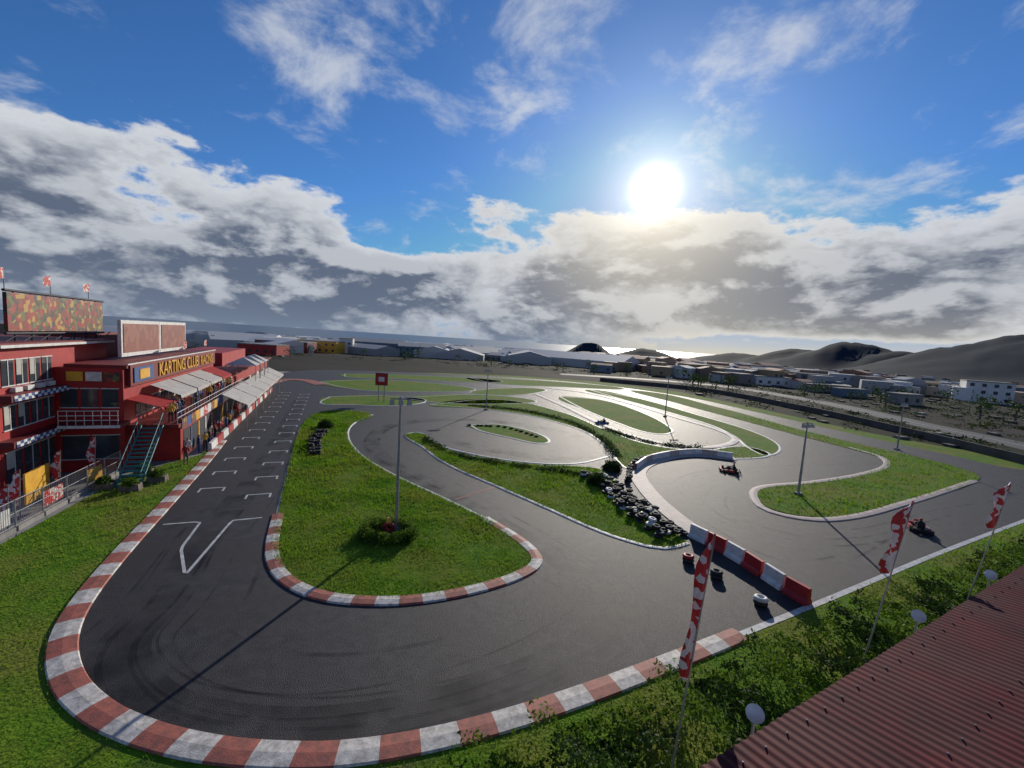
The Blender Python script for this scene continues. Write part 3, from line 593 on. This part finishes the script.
def dbox(x,y,w,d,h,rot,col,gable=True):
    z=tz(x,y)-1.5; o=len(V); c,s=math.cos(rot),math.sin(rot)
    for zz in(z,z+h+1.5):
        for a,b in((-1,-1),(1,-1),(1,1),(-1,1)): V.append((x+c*a*w/2-s*b*d/2,y+s*a*w/2+c*b*d/2,zz))
    g=d*.12 if gable else 0.05
    V.append((x-c*w/2,y-s*w/2,z+h+1.5+g));V.append((x+c*w/2,y+s*w/2,z+h+1.5+g))
    fs=[(0,1,5,4),(1,2,6,5),(2,3,7,6),(3,0,4,7),(4,5,9,8),(6,7,8,9),(5,6,9),(7,4,8)]
    rc=(0.32,0.14,0.09) if (gable and w<22 and random.random()<.4) else tuple(min(1,q*1.1) for q in col)
    for i,f in enumerate(fs): Fc.append([k+o for k in f]); C.extend([col if i<4 else rc]*len(f))
    if w<22:
        for fl in range(max(1,int(h/2.8))):
            for i in range(int(w/2.6)):
                if random.random()<.2: continue
                o=len(V); xx=-w/2+(i+.5)*w/int(w/2.6); zz=z+2.5+fl*2.8
                for a,b in((xx-.5,zz),(xx+.5,zz),(xx+.5,zz+1.1),(xx-.5,zz+1.1)): V.append((x+c*a-s*(-d/2-.06),y+s*a+c*(-d/2-.06),b))
                Fc.append([o,o+1,o+2,o+3]); C.extend([(0.04,0.045,0.05)]*4)
for i in range(2600):
    t=random.random()
    if t<.3: az=random.uniform(-50,8); r_=260*10**random.uniform(0,1.0); w,d,h=random.uniform(20,80),random.uniform(10,30),random.uniform(3,5); col=random.choice(pal[:3]); g=True
    elif t<.55: az=random.gauss(27,9); r_=random.uniform(205,800); w,d,h=random.uniform(5,13),random.uniform(5,10),random.uniform(2.8,6.5); col=random.choice(pal); g=random.random()<.3
    else: az=random.choice([random.uniform(8,36),random.uniform(8,50),random.uniform(-50,12)]); r_=255*10**random.uniform(0,0.8); w,d,h=random.uniform(6,18),random.uniform(6,12),random.uniform(3,8); col=random.choice(pal); g=random.random()<.3
    f=random.uniform(.5,1.05); col=tuple(q*f for q in col); x,y=r_*math.sin(math.radians(az)),r_*math.cos(math.radians(az))
    if (tz(x,y)>-5 and r_>900) or abs(az)>60: continue
    dbox(x,y,w,d,h,random.choice([0.2,0.25,-0.3,1.6,-0.6,0.7]),col,g)
me=bpy.data.meshes.new('distant_town'); me.from_pydata(V,[],Fc); me.materials.append(mt['vcol']); ca=me.color_attributes.new('Col','FLOAT_COLOR','CORNER'); ca.data.foreach_set('color',np.array([(*c,1) for c in C],dtype=np.float32).ravel()); link(bpy.data.objects.new('distant_town',me))
C=[];C2=[];pa=poly(P['asphalt']);pl=poly(P['lawn']); rocks=MB(); rr=catmull(P['road_r'],False,3)
for i in range(4200):
    az=random.uniform(-5,54) if i%4 else random.uniform(-50,0); r_=random.uniform(90,500) if az>22 else random.uniform(185,900); x,y=r_*math.sin(math.radians(az)),r_*math.cos(math.radians(az))
    if inside(pa,np.array([x]),np.array([y]))[0] or inside(pl,np.array([x]),np.array([y]))[0]: continue
    if min((q-Vector((x,y))).length for q in rr)<6: continue
    z=tz(x,y)
    if i%5==0:
        s=random.uniform(.2,.7)*(1+r_/300); rocks.add('rocks',random.choice(['stone','dwall','dwall','wall']),[(x+s*random.uniform(.6,1.2)*a,y+s*random.uniform(.6,1.2)*b,z+s*c_) for c_ in(-.2,.5) for a,b in((-1,-1),(1,-1),(1,1),(-1,1))],[(4,5,6,7),(0,1,5,4),(1,2,6,5),(2,3,7,6),(3,0,4,7)]); continue
    if i%9==1 and r_>150:   # small trees: crown above a short trunk
        s=random.uniform(1.2,2.4); mbt=rocks; rocks.add('trunks','stone',[(x+a*.15,y+b*.15,z+c_) for c_ in(0,s*1.2) for a,b in((-1,-1),(1,-1),(1,1),(-1,1))],[(0,1,5,4),(1,2,6,5),(2,3,7,6),(3,0,4,7)])
        p=rng.normal(size=(90,3))*np.array([s*.55,s*.55,s*.45])+np.array([x,y,z+s*1.5]); C2.append(np.concatenate([p,np.full((90,1),s*0.17)],1)); continue
    s=random.uniform(.2,.8)*(1+r_/350); p=rng.normal(size=(30,3))*np.array([s*1.3,s*1.3,s*.3])+np.array([x,y,z+s*.3]); (C if i%3 else C2).append(np.concatenate([p,np.full((30,1),s*0.3)],1))
rock_o=rocks.done('rocks',True)
C=np.concatenate(C); np_mesh('scrub_bushes',leaf_quads(C[:,:3],C[:,3]),4,'scrub')
C2=np.concatenate(C2); np_mesh('distant_trees',leaf_quads(C2[:,:3],C2[:,3]),4,'dleaf')
# ---------- light & sky ----------
sd=bpy.data.lights.new('sun','SUN'); sd.energy=4.4; sd.angle=math.radians(0.5); sd.color=(1,0.92,0.8); so=link(bpy.data.objects.new('sun',sd)); so.rotation_euler=SUN.to_track_quat('Z','Y').to_euler()
W=bpy.data.worlds.new('World'); scene.world=W; W.use_nodes=True; nt=W.node_tree; L=nt.links; nt.nodes.clear()
def nn_(t): return nt.nodes.new(t)
def setin(n,i,v):
    if isinstance(v,(int,float)): n.inputs[i].default_value=v
    elif isinstance(v,(tuple,Vector)): n.inputs[i].default_value=tuple(v)
    else: L.new(v,n.inputs[i])
def mth(op,a,b=0.0,c=0.0,cl=False):
    n=nn_('ShaderNodeMath'); n.operation=op; n.use_clamp=cl; setin(n,0,a);setin(n,1,b);setin(n,2,c); return n.outputs[0]
def mr(v,a,b,c=0.0,d=1.0,sm=True):
    n=nn_('ShaderNodeMapRange'); n.interpolation_type='SMOOTHSTEP' if sm else 'LINEAR'; setin(n,0,v)
    for i,q in enumerate((a,b,c,d)): setin(n,i+1,q)
    return n.outputs[0]
def comb(x,y,z):
    n=nn_('ShaderNodeCombineXYZ'); setin(n,0,x);setin(n,1,y);setin(n,2,z); return n.outputs[0]
def nz(vec,sc,det=9,ro=0.58,dist=0.0):
    n=nn_('ShaderNodeTexNoise'); L.new(vec,n.inputs['Vector']); n.inputs['Scale'].default_value=sc;n.inputs['Detail'].default_value=det;n.inputs['Roughness'].default_value=ro;n.inputs['Distortion'].default_value=dist; return n.outputs['Fac']
def mixc(f,a,b,typ='MIX'):
    n=nn_('ShaderNodeMix'); n.data_type='RGBA'; n.blend_type=typ; setin(n,0,f)
    for i,q in((6,a),(7,b)):
        if isinstance(q,tuple): n.inputs[i].default_value=(*q,1)
        else: L.new(q,n.inputs[i])
    return n.outputs[2]
tc=nn_('ShaderNodeTexCoord'); D=tc.outputs['Generated']; sp=nn_('ShaderNodeSeparateXYZ'); L.new(D,sp.inputs[0]); X,Y,Z=sp.outputs
def gauss(k,deg,amp):
    n=nn_('ShaderNodeVectorMath'); n.operation='DOT_PRODUCT'; L.new(D,n.inputs[0]); n.inputs[1].default_value=tuple(dvec(k))
    return mth('MULTIPLY',mth('EXPONENT',mth('DIVIDE',mth('SUBTRACT',n.outputs['Value'],1.0),1-math.cos(math.radians(deg)))),amp)
def add(*a):
    r_=a[0]
    for q in a[1:]: r_=mth('ADD',r_,q)
    return r_
sc=4.0
def bankn(dx,dy,dz,det):
    v=comb(mth('MULTIPLY_ADD',X,sc,dx),mth('MULTIPLY_ADD',Y,sc,dy),mth('MULTIPLY_ADD',Z,sc*2.1,dz)); return nz(v,1.0,det,0.6,0.1)
n1=bankn(3.1,0.7,2.0,8); n2=bankn(3.1+0.08*SUN.x,0.7+0.08*SUN.y,2.0+0.20,5)
low=mth('MULTIPLY',mr(Z,0.015,0.06,1.0,0.0),mr(X,0.15,0.4,0.0,0.36))
bias=mth('SUBTRACT',add(mr(Z,0.16,0.39,0.17,-0.25,False),gauss('c0',4.5,-0.17),gauss('c1',5,0.12),gauss('c2',11,0.09),gauss('c3',9,0.10),gauss('c4',9,0.10),gauss('c5',7,0.05)),low)
den=add(n1,bias); mask=mr(den,0.49,0.565); thick=mr(den,0.52,0.70)
lit=mr(mth('SUBTRACT',n1,n2),-0.05,0.09)
zk=mth('ADD',Z,0.25); pv=comb(mth('DIVIDE',X,zk),mth('DIVIDE',Y,zk),0.0)
wn=add(nz(pv,3.1,8,0.62,0.3),gauss('w0',9,0.10),gauss('w1',8,0.12),gauss('w2',2.2,0.16),gauss('w3',5,0.05),gauss('w5',7,0.08),gauss('w6',7,0.05))
wisp=mth('MULTIPLY',mr(wn,0.53,0.76),0.75)
sky=nn_('ShaderNodeTexSky'); sky.sky_type='NISHITA'; sky.sun_disc=False; sky.sun_elevation=EL; sky.sun_rotation=AZ; sky.air_density=1.0; sky.dust_density=0.2; sky.ozone_density=3.5
skc=mixc(1.0,mixc(1.0,sky.outputs[0],(0.40,0.70,1.05),'MULTIPLY'),(2.4,4.0,6.6),'DARKEN')
bg1=nn_('ShaderNodeBackground'); L.new(skc,bg1.inputs[0]); bg1.inputs[1].default_value=0.10
near=gauss('sun',15,1.0)
shade=mth('MULTIPLY',mth('MULTIPLY',thick,mth('SUBTRACT',1.0,mth('MULTIPLY',lit,0.72))),mr(Z,0.36,0.10,0.7,1.08))
cc=mixc(shade,(0.72,0.75,0.80),(0.125,0.16,0.235)); cc=mixc(mth('MULTIPLY',near,0.5),cc,(0.92,0.82,0.62))
bg2=nn_('ShaderNodeBackground'); L.new(cc,bg2.inputs[0]); bg2.inputs[1].default_value=0.9
bgw=nn_('ShaderNodeBackground'); bgw.inputs[0].default_value=(0.8,0.84,0.9,1); bgw.inputs[1].default_value=0.8
bgh=nn_('ShaderNodeBackground'); L.new(mixc(mr(X,0.05,0.4),(0.24,0.31,0.42),(0.78,0.71,0.55)),bgh.inputs[0]); bgh.inputs[1].default_value=0.9
bgg=nn_('ShaderNodeBackground'); bgg.inputs[0].default_value=(1,0.92,0.76,1); L.new(add(gauss('sun',1.6,5.0),gauss('sun',5,0.55),gauss('sun',14,0.18)),bgg.inputs[1])
def ms(f,a,b):
    n=nn_('ShaderNodeMixShader'); setin(n,0,f); L.new(a.outputs[0],n.inputs[1]); L.new(b.outputs[0],n.inputs[2]); return n
s=ms(wisp,bg1,bgw); s=ms(mask,s,bg2); s=ms(mth('MULTIPLY',mth('EXPONENT',mth('MULTIPLY',mth('MAXIMUM',Z,0.0),-22.0)),mr(X,0.05,0.4,0.55,0.9)),s,bgh)
ad=nn_('ShaderNodeAddShader'); L.new(s.outputs[0],ad.inputs[0]); L.new(bgg.outputs[0],ad.inputs[1]); o=nn_('ShaderNodeOutputWorld'); L.new(ad.outputs[0],o.inputs[0])
W.cycles.sampling_method='MANUAL'; W.cycles.sample_map_resolution=512
